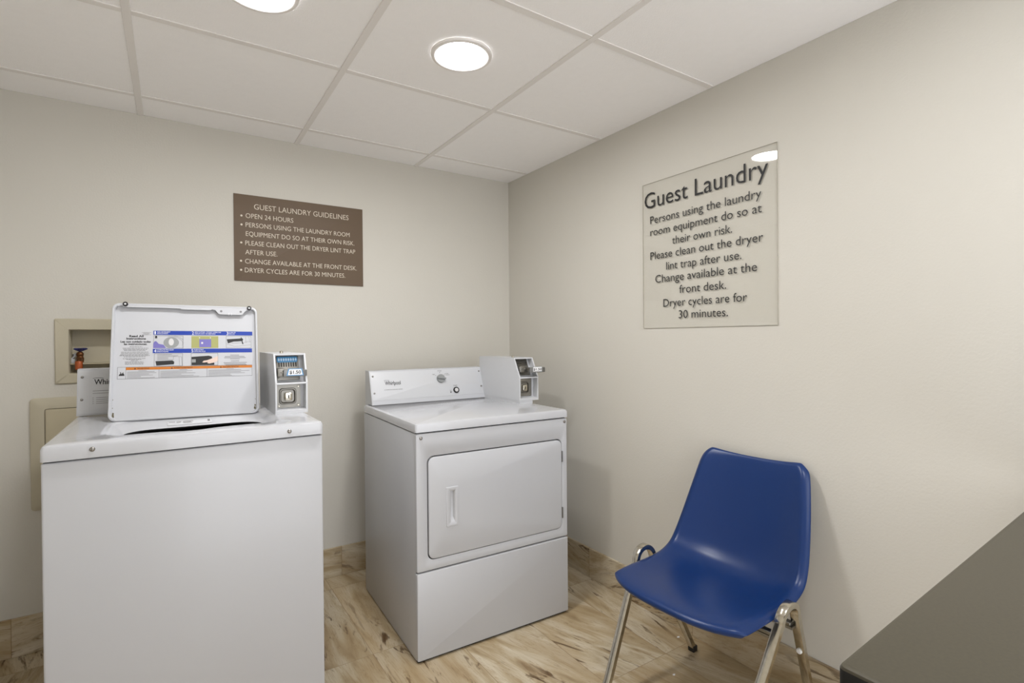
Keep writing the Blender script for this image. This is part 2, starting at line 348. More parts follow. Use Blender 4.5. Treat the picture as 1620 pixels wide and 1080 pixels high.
# ------------------------------------------------------------------ coin box (a part of each machine)
def coin_box(parent, u0, u1, vF, z0, zb, zt, vT, vB, foot, washer):
    w_ = u1-u0
    th = .006
    bm = bmesh.new()
    prof = [(vF,z0),(vF,zb),(vT,zt),(vB,zt),(vB,z0)]
    def slab(pts, a, b):
        loft(bm, [[(a,p[0],p[1]) for p in pts], [(b,p[0],p[1]) for p in pts]])
    slab(prof, u0, u0+th); slab(prof, u1-th, u1)
    dl, du_ = .040, .036     # depth of the recesses
    s = (vT-vF)/(zt-zb)
    # top, bottom, dividing shelf and the block behind
    slab([(vT+.0002-s*.001,zt-th),(vT,zt-.0001),(vB,zt-.0001),(vB,zt-th)], u0+th, u1-th)
    slab([(vF,z0+.0001),(vF,z0+.012),(vF+.02,z0+.014),(vB,z0+.014),(vB,z0+.0001)], u0+th, u1-th)
    slab([(vF,zb-.006),(vF+.001,zb),(vF+.075,zb),(vF+.075,zb-.006)], u0+th, u1-th)
    slab([(vF+dl,z0+.014),(vF+dl,zb-.006),(vF+dl+.012,zb-.006),(vF+dl+.012,z0+.014)], u0+th, u1-th)
    slab([(vF+du_+.006,zb),(vT+du_,zt-th),(vT+du_+.012,zt-th),(vF+du_+.018,zb)], u0+th, u1-th)
    slab([(vB-.006,z0+.014),(vB-.006,zt-th),(vB,zt-th),(vB,z0+.014)], u0+th, u1-th)
    bmesh.ops.recalc_face_normals(bm, faces=bm.faces)
    if foot < z0: box(bm, (u0+.0015,vF+.002,foot), (u1-.004 if washer else .7285,vB-.004,z0+.0002))
    cb = link('coin_box', bm, M_plas, parent, smooth=False)
    # lower lock plate
    F0 = FRONT(u0, vF+dl-.0005, 0)
    bm = bmesh.new(); a, b = .010, w_-.018; c, d = z0+.018, zb-.010; mz = (c+d)/2; mu = a+(b-a)*.46
    n = 6
    loft(bm, [at(rr(a,b,c,d,.003,n), 0), at(rr(a,b,c,d,.003,n), .003), at(rr(mu-.030,mu+.030,mz-.030,mz+.030,.012,n), .003), at(rr(mu-.028,mu+.028,mz-.028,mz+.028,.011,n), .0075), at(rr(mu-.025,mu+.025,mz-.025,mz+.025,.010,n), .008), at(rr(mu-.022,mu+.022,mz-.022,mz+.022,.009,n), .001)], True, True, M=F0)
    link('lock_plate', bm, M_steel, cb)
    bm = bmesh.new(); plate(bm, mu-.012,mu+.014,mz-.016,mz+.014,.006,.001,.016,.002,M=F0)
    link('lock', bm, M_chrome, cb)
    bm = bmesh.new(); rect(bm, mu-.0008, mu+.0028, mz-.007, mz+.005, .016, .0166, M=F0)
    link('keyhole', bm, M_dark, cb)
    for x, y in ((b-.008,d-.008),(b-.008,c+.008),(a+.008,c+.008)):
        bm = bmesh.new(); disc(bm, x, y, .0035, .003, .005, .001, M=F0, n=12); link('rivet', bm, M_chrome, cb)
    # coin slide in the sloping upper recess
    Ms = basis((u0, vF+du_+.0055, zb), (1,0,0), (0, vT-vF-.006, zt-zb)); H = math.hypot(zt-zb, vT-vF)
    Ms = Ms
    bm = bmesh.new(); plate(bm, .012, w_-.020, .006, H-.012, .003, 0, .004, .001, M=Ms); link('slide_plate', bm, M_steel, cb)
    y0 = H*.60 if washer else H*.62
    for i in range(8):
        x = .022+i*(w_-.052)/7
        bm = bmesh.new(); rect(bm, x-.0018, x+.0018, y0-.010, y0+.008, .004, .0046, M=Ms); link('coin_slot', bm, M_dark, cb)
    if washer:
        bm = bmesh.new(); plate(bm, .015, w_-.024, H*.66, H*.86, .006, .004, .006, .0006, M=Ms); bp_ = link('price_strip', bm, M_lblue, cb)
        for i in range(8):
            x = .022+i*(w_-.052)/7
            bm = bmesh.new(); loft(bm, [at([(x+.0028*math.cos(k*PI/8), H*.76+.006*math.sin(k*PI/8)) for k in range(16)], z) for z in (.006,.0064)], M=Ms); link('coin_mark', bm, M_pale, cb)
    # slide body, tongue and tag, standing out level
    sl = .030 if washer else .060
    vs = vF+du_; yc = zb+(zt-zb)*(.36 if washer else .42)
    bm = bmesh.new()
    box(bm, (u0+.010,vF+.010,yc-.016), (u0+.036,vs+.02,yc+.014), .002)
    box(bm, (u0+.036,vF+.014,yc-.012), (u1-.026,vs+.02,yc+.006), .002)
    box(bm, (u0+.020,vF+.004,yc-.003), (u1-.020,vs+.02,yc+.001), .001)
    tv = vF-(.004 if washer else .040)
    if not washer: box(bm, (u0+.040,tv+.004,yc-.010), (u0+.094,vs,yc-.006), .001); box(bm, (u0+.044,tv+.004,yc-.010), (u0+.072,vs,yc+.006), .002)
    sd = link('coin_slide', bm, M_steel, cb)
    a, b = (u0+.038, u1-.010) if washer else (u0+.050, u1+.008)
    Ft = FRONT(0, tv+.002, 0)
    bm = bmesh.new()
    plate(bm, a-.010, b+.008, yc-.016, yc+.008, .003, -.012, 0, .001, M=Ft); link('slide_head', bm, M_hinge, cb)
    bm = bmesh.new()
    k = .006 if washer else .001
    q0, q1 = (a, b-.004) if washer else (a+.003, b-.010)
    poly(bm, [(q0,yc-.013),(q1,yc-.013),(q1-k,yc+.013),(q0+k,yc+.013)], .0, .0012, M=Ft)
    tg = link('price_tag', bm, M_lblue if washer else M_grey, cb)
    bm = bmesh.new(); poly(bm, [(q0+.004,yc-.0105),(q1-.004,yc-.0105),(q1-k-.003,yc+.0105),(q0+k+.003,yc+.0105)], .0012, .0015, M=Ft); link('tag_face', bm, M_white, cb)
    bm = bmesh.new(); text(bm, '$1.50', q0+k+.004, q1-k-.004, yc-.006, .012, .0015, M=Ft, depth=.0003, thin=.02); link('price_lettering', bm, M_black, cb)
    bm = bmesh.new(); disc(bm, u0+w_*.36, vT+.075, .006, zt-.001, zt+.009, .0015); link('top_lock', bm, M_chrome, cb)
    return cb
def screw(parent, x, y, z, r=.006, M=None, name='screw'):
    bm = bmesh.new(); MM = (M if M is not None else FRONT()) @ Matrix.Translation((x,y,z))
    loft(bm, [at(circ(0,0,r*k,16), h) for k, h in ((1,0),(1,.0008),(.85,.0026),(.5,.0038))], M=MM)
    rect(bm, -r*.6, r*.6, -r*.1, r*.1, .0036, .0041, M=MM); rect(bm, -r*.1, r*.1, -r*.6, r*.6, .0036, .0041, M=MM)
    return link(name, bm, M_screw, parent)
def logo(parent, x0, x1, y, cap, M):
    """the maker's wordmark with its thin swirl"""
    bm = bmesh.new(); text(bm, 'Whirlpool', x0, x1, y, cap, .0005, M=M, thin=.014)
    w_ = x1-x0
    p = [(x0-.004+w_*.33*i/10, y+cap*1.12+.0018*math.sin(PI*i/10)) for i in range(11)]
    loft(bm, [[(a,b,.0008) for a, b in p], [(a,b+.0013,.0008) for a, b in p]], False, False, M=M, closed=False)
    link('brand_lettering', bm, M_black, parent)
    bm = bmesh.new(); c0 = x0+w_*.60
    ring = [(c0+.022*math.cos(a)*.75+.018*math.sin(a)*.55, y+cap*.35+.020*math.sin(a)*.9+.012*math.cos(a)) for a in [2*PI*i/40 for i in range(34)]]
    loft(bm, [[(a,b,.0006) for a, b in ring], [(a+.0007,b+.0007,.0006) for a, b in ring]], False, False, M=M, closed=False)
    link('brand_swirl', bm, M_grey2, parent)
def bars(bm, rows, z, M, h=.0012):
    for x0, x1, y in rows: rect(bm, x0, x1, y, y+h, z, z+.0002, M=M)
# ------------------------------------------------------------------ washing machine
WZ, WZ2, WW = .9948, .9539, .70
wash = thing('washing_machine', 'white top-loading coin washing machine with its lid standing open, at the left', 'washing machine', (-.2868,1.7753,0), .0053)
bm = bmesh.new(); box(bm, (0,.004,.012), (WW,.69,WZ2-.0035), .006, 3); link('cabinet', bm, M_enam, wash)
bm = bmesh.new(); box(bm, (.012,.014,WZ2-.006), (WW-.012,.68,WZ2+.003)); link('deck_gap_shade', bm, M_dark, wash)  # dark filler paints shade into the gap under the deck
for x in (.06, WW-.06):
    for y in (.07,.62):
        bm = bmesh.new(); disc(bm, x, y, .022, 0, .0125, .001); link('foot', bm, M_rub, wash)
bm = bmesh.new(); n, m = 6, 8
lo = [at(rr(-.001,WW+.001,-.002,.692,.010,n,m), WZ2), at(rr(-.001,WW+.001,-.002,.692,.010,n,m), WZ-.010), at(rr(.002,WW-.002,.001,.689,.010,n,m), WZ-.003), at(rr(.009,WW-.009,.008,.682,.010,n,m), WZ),
      at(rr(.122,.592,.080,.402,.055,n,m), WZ), at(rr(.126,.588,.085,.399,.055,n,m), WZ-.003), at(rr(.132,.582,.090,.396,.055,n,m), WZ-.004),
      at(rr(.158,.548,.100,.298,.075,n,m), WZ-.0210)]
for k in (4,5,6):       # finger dip in the front lip
    lo[k] = [(x, y, z-.0045*math.exp(-((x-.335)/.05)**2)) if y < .12 else (x,y,z) for x, y, z in lo[k]]
loft(bm, lo, False, False); link('deck', bm, M_gloss, wash)
bm = bmesh.new(); loft(bm, [at(rr(.158,.548,.100,.298,.075), WZ-.0211), at(rr(.161,.545,.103,.302,.075), WZ-.027), at(rr(.15,.556,.092,.50,.09), WZ-.05), at(rr(.15,.556,.092,.50,.09), WZ-.42)], False, True); link('wash_tub', bm, M_tub, wash)
for x, z in ((.105,.9765),(.597,.9725)): screw(wash, x, z, .002, .0065)
# rating label on the sloping apron under the lid
Mp = basis((.272,.318,WZ-.0172), (1,0,0), (0,.098,.017))
bm = bmesh.new(); plate(bm, 0,.13,0,.042,.004,.0,.0022,.0008, M=Mp); rl = link('rating_label', bm, M_plas, wash)
bm = bmesh.new(); bars(bm, [(.004,.022,.030),(.026,.04,.030),(.026,.038,.020),(.045,.075,.030),(.045,.068,.021),(.045,.072,.011)], .0022, Mp, .0045); rect(bm, .118,.125,.014,.036,.0022,.0024, M=Mp); link('rating_print', bm, M_fine, rl)
# console
def console(parent, u0, u1, b, zb, tt, zt, back, extra):
    bm = bmesh.new(); pr = [(b,zb+.0015),(b-.0,zb+.004),(tt-.003,zt-.006),(tt+.002,zt),(back,zt),(back,zb+.0015)]
    loft(bm, [[(u0,p[0],p[1]) for p in pr], [(u1,p[0],p[1]) for p in pr]])
    return link('console', bm, M_enam, parent)
console(wash, .0, .594, .635, WZ, .68, 1.163, .74, 0)
Mc = basis((0,.635,WZ), (1,0,0), (0,.045,.168))
bm = bmesh.new(); plate(bm, .003,.590,.008,.168,.004,-.0005,.0015,.0006, M=Mc); cp = link('control_panel', bm, M_plas, wash)
for y in (.1432,.0597):
    for x in (.0140,.579): screw(wash, x, y, .0015, .0045, Mc)
Mc1 = Mc @ Matrix.Translation((0,0,.0012))
logo(cp, .0487, .142, .1141, .020, Mc1)
bm = bmesh.new(); bars(bm, [(.0448,.14,.0895),(.0448,.10,.0805),(.055,.11,.064),(.055,.12,.057),(.055,.10,.050),(.055,.115,.043),(.0448,.048,.064),(.0448,.048,.057),(.0448,.048,.050),(.0448,.048,.043)], .0004, Mc1, .0016); link('fine_print', bm, M_fine, cp)
coin_box(wash, .597, .708, .255, WZ, 1.108, 1.213, .29, .632, WZ, True)
# lid
Ml = basis((.107,.405,.9945), (.453,-.020,-.0055), (.004,.105,.401)); LW, LH = .4535, .4145
bm = bmesh.new(); n = 8
loft(bm, [at(rr(.004,LW-.004,.004,LH-.004,.020,n), -.016), at(rr(0,LW,0,LH,.022,n), -.011), at(rr(0,LW,0,LH,.022,n), .009), at(rr(.0015,LW-.0015,.0015,LH-.0015,.022,n), .0105), at(rr(.0055,LW-.0055,.0055,LH-.0055,.019,n), .0105), at(rr(.007,LW-.007,.007,LH-.007,.018,n), .009), at(rr(.009,LW-.009,.009,LH-.009,.016,n), -.004)], True, True)
lid = link('lid', bm, M_enam, wash, mw=Ml)
# inner flange along the top edge with the latch strike
bm = bmesh.new()
fl = [(.016,LH-.003),(.016,LH-.012),(.022,LH-.0085),(.030,LH-.0085),(.030,LH-.014),(.045,LH-.014),(.15,LH-.013),(.20,LH-.014),(.205,LH-.017),(.295,LH-.017),(.302,LH-.014),(.312,LH-.016),(.322,LH-.030),(.327,LH-.0325),(.398,LH-.0325),(.404,LH-.030),(.410,LH-.020),(.418,LH-.014),(.430,LH-.014),(.430,LH-.009),(.438,LH-.010),(.440,LH-.003)]
poly(bm, fl, .0050, .0100); link('lid_flange', bm, M_enam, lid)
for x in (.331,.397):
    bm = bmesh.new(); disc(bm, x, LH-.020, .0042, .010, .0106, .0002, n=14); link('latch_hole', bm, M_fine, lid)
for x, y in ((.0375,LH-.004),(.426,LH-.0055)):
    bm = bmesh.new(); loft(bm, [at(circ(x,y,r,20), z) for r, z in ((.0078,.0095),(.0078,.0160),(.0065,.0185),(.0042,.0185),(.0036,.0150))], True, False); bu = link('bumper', bm, M_rub, lid)
    bm = bmesh.new(); disc(bm, x, y, .0038, .0145, .0155, .0003, n=14); link('bumper_core', bm, M_white, bu)
bm = bmesh.new(); rect(bm, .355,.358,LH-.036,LH-.026,.0062,.0108); rect(bm, .364,.367,LH-.036,LH-.026,.0062,.0108); link('strike', bm, M_plas, lid)
for x, y, r in ((.012,.020,.006),(.0125,.028,.004),(.0115,.012,.005),(.0105,.047,.0018),(.0105,.075,.0018),(LW-.013,.022,.006),(LW-.012,.032,.004),(LW-.011,.055,.0018)):
    bm = bmesh.new(); poly(bm, [(x+r*(.7+.5*((i*37) % 7)/7)*math.cos(i*PI/5)*.7, y+r*(.7+.5*((i*53) % 5)/5)*math.sin(i*PI/5)) for i in range(10)], -.004, -.0037); link('rust_mark', bm, M_rust, lid)
# printed instructions on the inside of the lid
LZ = -.0038
def lid_bm(name, m, fn, parent=lid):
    bm = bmesh.new(); fn(bm); return link(name, bm, m, parent, smooth=False)
def blue(bm):
    rect(bm, .1195,.4365,.3035,.3190,LZ,LZ+.0003); rect(bm, .1185,.4345,.2365,.2520,LZ,LZ+.0003)
lb = lid_bm('label_strip', M_blue, blue)
def nums(bm):
    z = LZ+.0003
    for s, x, y in (('1',.1225,.3055),('2',.2365,.3055),('3',.3485,.3055),('4',.1225,.2385),('5',.2352,.2385)): text(bm, s, x, x+(.004 if s == '1' else .0062), y, .0115, z)
    for s, x0, x1, y in (('ADD DETERGENT',.130,.170,.3125),('AGREGUE DETERGENTE',.130,.163,.3065),('ADD CLOTHES - DO NOT OVERLOAD',.245,.330,.3125),('AGREGUE LA ROPA - NO SOBRECARGUE',.245,.312,.3065),('CLOSE LID',.356,.379,.3125),('CIERRE LA TAPA',.356,.376,.3065),('COMPLETE PROGRAM',.130,.181,.2455),('COMPLETE EL PROGRAMA',.130,.165,.2395),('PUSH START',.244,.274,.2455),('OPRIMA PARA INICIAR',.244,.280,.2395)): text(bm, s, x0, x1, y, .0042, z)
lid_bm('strip_lettering', M_white, nums)
def orange(bm): rect(bm, .0433,.4335,.1770,.1862,LZ,LZ+.0003)
lid_bm('warning_strip', M_orange, orange)
def lines(bm):
    z = LZ
    for x0, x1, y0, y1 in ((.0196,.4335,.1866,.1874),(.0196,.4335,.1455,.1463),(.0196,.0203,.1455,.187),(.0429,.0436,.1455,.187),(.1377,.1384,.1455,.187),(.284,.2847,.1455,.187),(.4330,.4337,.1455,.187)): rect(bm, x0,x1,y0,y1,z,z+.0002)
    for x0, x1, y0, y1 in ((.120,.2095,.2545,.3005),(.347,.432,.2545,.3005),(.123,.2085,.1885,.2345),(.234,.320,.1885,.2345)):
        for a in ((x0,x1,y0,y0+.0007),(x0,x1,y1-.0007,y1),(x0,x0+.0007,y0,y1),(x1-.0007,x1,y0,y1)): rect(bm, *a, z, z+.0002)
    text(bm, 'Read All', .050,.0905,.2950,.0075,z,thin=.03); text(bm, 'Instructions', .042,.0975,.2860,.0075,z,thin=.03)
    text(bm, 'Lea con cuidado todas', .0255,.112,.2752,.0070,z,thin=.03); text(bm, 'las instrucciones.', .0355,.102,.2665,.0070,z,thin=.03)
    z2 = z+.0003
    text(bm, 'WARNING', .075,.110,.1790,.0050,z2); text(bm, 'AVERTISSEMENT', .182,.240,.1790,.0050,z2); text(bm, 'ADVERTENCIA', .335,.388,.1790,.0050,z2)
    for x in (.069,.176,.329): poly(bm, [(x-.003,.1788),(x+.003,.1788),(x,.1842)], z2, z2+.0002)
    # hazard pictogram
    poly(bm, [(.0235,.157),(.040,.157),(.0385,.164),(.036,.166),(.0375,.171),(.034,.167),(.0315,.163),(.030,.169),(.027,.171),(.0285,.165),(.0255,.162)], z, z+.0002)
    # picture 3: machine top, picture 4: control panel, picture 5: control panel
    poly(bm, [(.349,.288),(.402,.292),(.405,.286),(.400,.281),(.372,.279),(.353,.272),(.351,.280)], z, z+.0002)
    poly(bm, [(.396,.296),(.3985,.296),(.4055,.269),(.4015,.269)], z+.0001, z+.0003)
    poly(bm, [(.127,.207),(.177,.209),(.183,.204),(.182,.1945),(.130,.191)], z, z+.0002)
    poly(bm, [(.2355,.221),(.290,.225),(.300,.222),(.303,.206),(.308,.197),(.308,.190),(.236,.190)], z, z+.0002)
    poly(bm, [(.125,.300),(.130,.300),(.131,.291),(.124,.291)], z, z+.0002)
lid_bm('label_print', M_black, lines)
def fine(bm):
    R = random.Random(4); z = LZ
    for y, a, b in ((.2592,.052,.088),(.2535,.032,.106),(.2492,.034,.102),(.2455,.036,.098),(.2395,.028,.106),(.2350,.028,.108),(.2305,.026,.108),(.2270,.024,.110),(.2230,.036,.098),(.2165,.034,.098),(.2130,.044,.086),(.2090,.056,.076),(.2045,.040,.092),(.2005,.040,.094),(.1965,.040,.092)):
        x = a
        while x < b:
            w_ = R.uniform(.004,.012); rect(bm, x, min(x+w_,b), y, y+.0017, z, z+.0002); x += w_+.0013
    for x0, x1 in ((.045,.136),(.140,.282),(.287,.431)):
        rect(bm, (x0+x1)/2-.012,(x0+x1)/2+.012,.1735,.1748,z,z+.0002)
        for k in range(6):
            rect(bm, x0+.002, x1-R.uniform(.004,(x1-x0)*.55), .1695-k*.0042, .1708-k*.0042, z, z+.0002)
    for y, a, b in ((.2255,.36,.39),(.2200,.342,.408),(.2150,.340,.412),(.2105,.360,.392),(.2025,.362,.390),(.1965,.338,.416),(.1915,.340,.412),(.1875,.345,.415)): rect(bm, a, b, y, y+.0019, z, z+.0002)
    for y, b in ((.230,.175),(.2265,.195),(.2225,.190),(.2185,.165),(.2145,.165),(.211,.180)): rect(bm, .132, b, y, y+.0012, z, z+.0002)
    # line drawings: machine outlines in pictures 1, 3 and 4
    for r in (.040,.046): 
        P = [(.168+r*math.cos(a), .272+r*.62*math.sin(a)) for a in [-.5+2.2*i/20 for i in range(21)]]
        P = [(min(x,.209),min(y,.300)) for x, y in P]
        loft(bm, [at(P,z+.0002), at([(x+.0007,y+.0007) for x, y in P],z+.0002)], False, False, closed=False)
    for q in ((.366,.272,.418,.276),(.349,.270,.375,.260),(.375,.260,.430,.266),(.410,.280,.430,.279),(.413,.298,.414,.276),(.424,.298,.428,.276),(.180,.224,.205,.222),(.180,.224,.180,.210),(.205,.222,.207,.190),(.197,.222,.199,.190)):
        d = Vector((q[2]-q[0], q[3]-q[1])).normalized(); nx, ny = -d.y*.0004, d.x*.0004
        poly(bm, [(q[0]-nx,q[1]-ny),(q[2]-nx,q[3]-ny),(q[2]+nx,q[3]+ny),(q[0]+nx,q[1]+ny)], z, z+.0002)
    text(bm, 'ENGLISH', .090,.108,.306,.004,z)
    for y in (.3035,.3120): rect(bm, .086,.113,y,y+.0007,z,z+.0002)
lid_bm('fine_print', M_fine, fine)
def drum(bm):
    loft(bm, [at([(.173+.0235*math.cos(a), .275+.0205*math.sin(a)) for a in [2*PI*i/28 for i in range(28)]], z) for z in (LZ,LZ+.00025)])
    rect(bm, .2365,.249,.200,.212,LZ+.0002,LZ+.0004)
lid_bm('drum_picture', M_grey, drum)
def agit(bm):
    loft(bm, [at([(.173+.008*math.cos(a), .277+.013*math.sin(a)) for a in [2*PI*i/20 for i in range(20)]], z) for z in (LZ+.00025,LZ+.0004)])
    rect(bm, .170,.176,.285,.290,LZ+.0004,LZ+.0005)
    for x in (.2605,.2955): rect(bm, x-.0015,x+.0015,.2915,.2955,LZ+.0003,LZ+.0005)
    rect(bm, .266,.272,.270,.277,LZ+.0005,LZ+.0007)
lid_bm('agitator_picture', M_grey2, agit)
def olive(bm): rect(bm, .235,.3212,.2545,.3000,LZ,LZ+.0002)
lid_bm('load_picture', M_olive, olive)
def lilac(bm):
    rect(bm, .260,.298,.2575,.288,LZ+.0002,LZ+.0004)
    poly(bm, [(.1195,.2545),(.1195,.272),(.124,.280),(.128,.280),(.136,.270),(.150,.267),(.158,.2545)], LZ+.0003, LZ+.0005)
lid_bm('bottle_picture', M_lilac, lilac)
def hand(bm):
    poly(bm, [(.2695,.200),(.274,.206),(.285,.208),(.297,.213),(.308,.217),(.3195,.224),(.3195,.204),(.305,.198),(.292,.195),(.285,.197),(.288,.201),(.275,.199)], LZ+.0003, LZ+.0005)
lid_bm('hand_picture', M_skin, hand)
# ------------------------------------------------------------------ dryer
DZ, DZ1, DW, DD = .9348, .8987, .731, .7152
dry = thing('dryer', 'white front-loading coin dryer with a square door, in the corner right of the washing machine', 'dryer', (.7831,1.8834,0), -.0302)
bm = bmesh.new(); box(bm, (0,.018,.006), (DW,DD,DZ1-.003), .004, 2); link('cabinet', bm, M_enam, dry)
bm = bmesh.new(); box(bm, (.006,.0115,.0), (DW-.006,DD-.02,.008)); box(bm, (.004,.012,.02), (DW-.004,.019,DZ1)); box(bm, (.008,.012,DZ1-.006), (DW-.008,DD-.01,DZ1+.004)); link('panel_gap_shade', bm, M_dark, dry)  # dark sheets paint shade into the gaps behind and below the panels
bm = bmesh.new()
n = 6
loft(bm, [at(rr(-.003,DW+.003,-.004,DD,.009,n), DZ1+.0015), at(rr(-.003,DW+.003,-.004,DD,.009,n), DZ-.011), at(rr(.000,DW,-.001,DD-.003,.009,n), DZ-.003), at(rr(.008,DW-.008,.007,DD-.01,.009,n), DZ)], True, True)
link('top_panel', bm, M_gloss, dry)
Fd = FRONT(0,.018,0)
bm = bmesh.new()
loft(bm, [at(rr(0,DW,.3545,DZ1-.004,.006,n), .001), at(rr(0,DW,.3545,DZ1-.004,.006,n), .013), at(rr(.002,DW-.002,.3565,DZ1-.006,.006,n), .0172), at(rr(.005,DW-.005,.3595,DZ1-.009,.006,n), .018), at(rr(.0435,.7025,.3925,.8055,.030,n), .018), at(rr(.0455,.7005,.3945,.8035,.028,n), .0165), at(rr(.0455,.7005,.3945,.8035,.028,n), .004)], True, True, M=Fd)
link('front_panel', bm, M_enam, dry)
bm = bmesh.new(); plate(bm, .046,.700,.395,.803,.028,.0042,.0052,.0003, M=Fd); link('door_gap_shade', bm, M_dark, dry)  # dark plate paints the shaded gap around the door
bm = bmesh.new(); plate(bm, 0,DW,.010,.3500,.006,.001,.0195,.004, M=Fd); link('lower_panel', bm, M_enam, dry)
bm = bmesh.new()
hx0, hx1, hy0, hy1 = .124,.178,.511,.671
loft(bm, [at(rr(.0500,.6985,.3975,.7985,.026,n), .006), at(rr(.0500,.6985,.3975,.7985,.026,n), .0165), at(rr(.0510,.6975,.3985,.7975,.025,n), .0192), at(rr(.0545,.694,.402,.794,.023,n), .0205), at(rr(hx0+.004,hx1-.004,hy0+.004,hy1-.004,.003,n), .0205), at(rr(hx0+.004,hx1-.004,hy0+.004,hy1-.004,.003,n), -.004)], True, True, M=Fd)
door = link('door', bm, M_enam, dry)
bm = bmesh.new()
loft(bm, [at(rr(hx0,hx1,hy0,hy1,.004,n), .0203), at(rr(hx0+.001,hx1-.001,hy0+.001,hy1-.001,.004,n), .0225), at(rr(hx0+.004,hx1-.004,hy0+.004,hy1-.004,.004,n), .0232), at(rr(hx0+.018,hx1-.0145,hy0+.018,hy1-.016,.003,n), .0220), at(rr(hx0+.019,hx1-.0155,hy0+.019,hy1-.017,.003,n), .021), at(rr(hx0+.0195,hx1-.0205,hy0+.034,hy1-.0175,.003,n), .0115)], False, True, M=Fd)
link('handle', bm, M_enam, door)
for y in (.722,.466):
    bm = bmesh.new(); box(bm, (.6985,y-.025,.010), (.7045,y+.025,.0215), .001, 1, M=Fd); tube(bm, [(.7015,y-.024,.0215),(.7015,y+.024,.0215)], .0028, 8, M=Fd)
    link('hinge', bm, M_hinge, door)
for x, y in ((.021,.877),(.7165,.8795)): screw(dry, x, y, .018, .007, Fd)
bm = bmesh.new()
pr = [(.64,DZ+.0015),(.692,1.098),(.697,1.103),(.757,1.103),(.757,DZ-.02),(.717,DZ-.02),(.717,DZ+.0015)]
loft(bm, [[(.020,a,b) for a, b in pr], [(.653,a,b) for a, b in pr]]); link('console', bm, M_enam, dry)
Mk = basis((.018,.64,DZ), (1,0,0), (0,.055,.168))
bm = bmesh.new(); plate(bm, .007,.630,.024,.170,.004,.0,.0015,.0006, M=Mk); cp = link('control_panel', bm, M_plas, dry)
Mk1 = Mk @ Matrix.Translation((0,0,.0012))
for x, y in ((.0187,.148),(.0187,.0613),(.6195,.152),(.6205,.0661)): screw(dry, x, y, .0015, .0048, Mk)
logo(cp, .0770, .1590, .1005, .020, Mk1)
bm = bmesh.new()
text(bm, 'COMMERCIAL ELECTRIC DRYER', .070,.1655,.0735,.0040,.0004, M=Mk1)
text(bm, 'CYCLE', .370,.393,.1600,.0055,.0004, M=Mk1); text(bm, 'START', .452,.475,.0750,.0055,.0004, M=Mk1)
text(bm, 'HIGH', .339,.352,.1420,.0048,.0004, M=Mk1); text(bm, 'LOW', .411,.432,.1435,.0048,.0004, M=Mk1); text(bm, 'DELICATE', .416,.438,.1365,.0040,.0004, M=Mk1)
text(bm, 'ON', .427,.435,.0500,.0040,.0004, M=Mk1)
rect(bm, .3815,.3835,.1515,.1555,.0004,.0008, M=Mk1); rect(bm, .405,.409,.138,.1395,.0004,.0008, M=Mk1); rect(bm, .354,.358,.138,.1395,.0004,.0008, M=Mk1)
link('panel_lettering', bm, M_black, cp)
bm = bmesh.new()
for i in range(18):
    y = .076+i*.0040; a = .245+.06*abs(i-9)/9
    rect(bm, a, .348 if y > .10 and y < .14 else .44, y, y+.0007, .0003, .0006, M=Mk1)
    if .076 < y < .146: rect(bm, .440 if y > .10 else .49, .604, y, y+.0007, .0003, .0006, M=Mk1)
link('stripe_print', bm, M_grey2, cp)
bm = bmesh.new(); disc(bm, .3828,.1196,.0225,.0003,.012,.002, M=Mk1, n=32); loft(bm, [at(rr(-.0235,.0255,-.005,.005,.004), .012), at(rr(-.0225,.0245,-.0035,.0035,.003), .022)], M=Mk1 @ Matrix.Translation((.3828,.1196,0)) @ Matrix.Rotation(-.15,4,'Z')); link('selector_knob', bm, M_grey, cp)
bm = bmesh.new(); loft(bm, [at(circ(.4643,.0523,r,28), z) for r, z in ((.0165,.0),(.0165,.006),(.0150,.008),(.0115,.008),(.0110,.005))], True, False, M=Mk1); bt = link('start_button', bm, M_rub, cp)
bm = bmesh.new(); disc(bm, .4643,.0523,.0105,.004,.0085,.001, M=Mk1); link('button_face', bm, M_grey2, bt)
bm = bmesh.new(); disc(bm, .4322,.0429,.0045,.0,.003,.001, M=Mk1, n=16); link('indicator', bm, M_fine, cp)
coin_box(dry, .650, .763, .277, .950, 1.068, 1.163, .33, .70, DZ-.0005, False)
# ------------------------------------------------------------------ signs
sg = thing('rules_sign', 'brown rectangular rules sign with cream capitals, on the back wall above the machines', 'sign', (.255,YB,1.5535))
bm = bmesh.new(); plate(bm, 0,.626,0,.421,.001,.0005,.006,.0006,M=F); link('plate', bm, M_sign, sg)
for s, a, b, z, c in (('GUEST LAUNDRY GUIDELINES',.344,.8046,1.9072,.0255),('OPEN 24 HOURS',.3064,.5246,1.8611,.0225),('PERSONS USING THE LAUNDRY ROOM',.3059,.8094,1.817,.022),('EQUIPMENT DO SO AT THEIR OWN RISK.',.3064,.8346,1.7732,.022),('PLEASE CLEAN OUT THE DRYER LINT TRAP',.3036,.8387,1.7279,.022),('AFTER USE.',.3032,.4472,1.6834,.022),('CHANGE AVAILABLE AT THE FRONT DESK.',.3018,.8464,1.6388,.022),('DRYER CYCLES ARE FOR 30 MINUTES.',.3004,.7835,1.5955,.022)):
    bm = bmesh.new(); text(bm, s, a-.255, b-.255, z-1.5535, c, .006, M=F, thin=-.006); link('text_line', bm, M_slet, sg)
for x, z in ((.288,1.870),(.288,1.8265),(.286,1.739),(.284,1.650),(.284,1.606)):
    bm = bmesh.new(); disc(bm, x-.255, z-1.5535, .0048, .006, .0066, .0002, M=F, n=16); link('bullet', bm, M_slet, sg)
g = Matrix.Identity(4)
sg = thing('laundry_sign', 'large clear acrylic sign with black lettering, on the right wall above the blue chair', 'sign', (XR,1.688,1.3045))
Gx = FACEX(0,0,0)
SW, SH = .640, .660
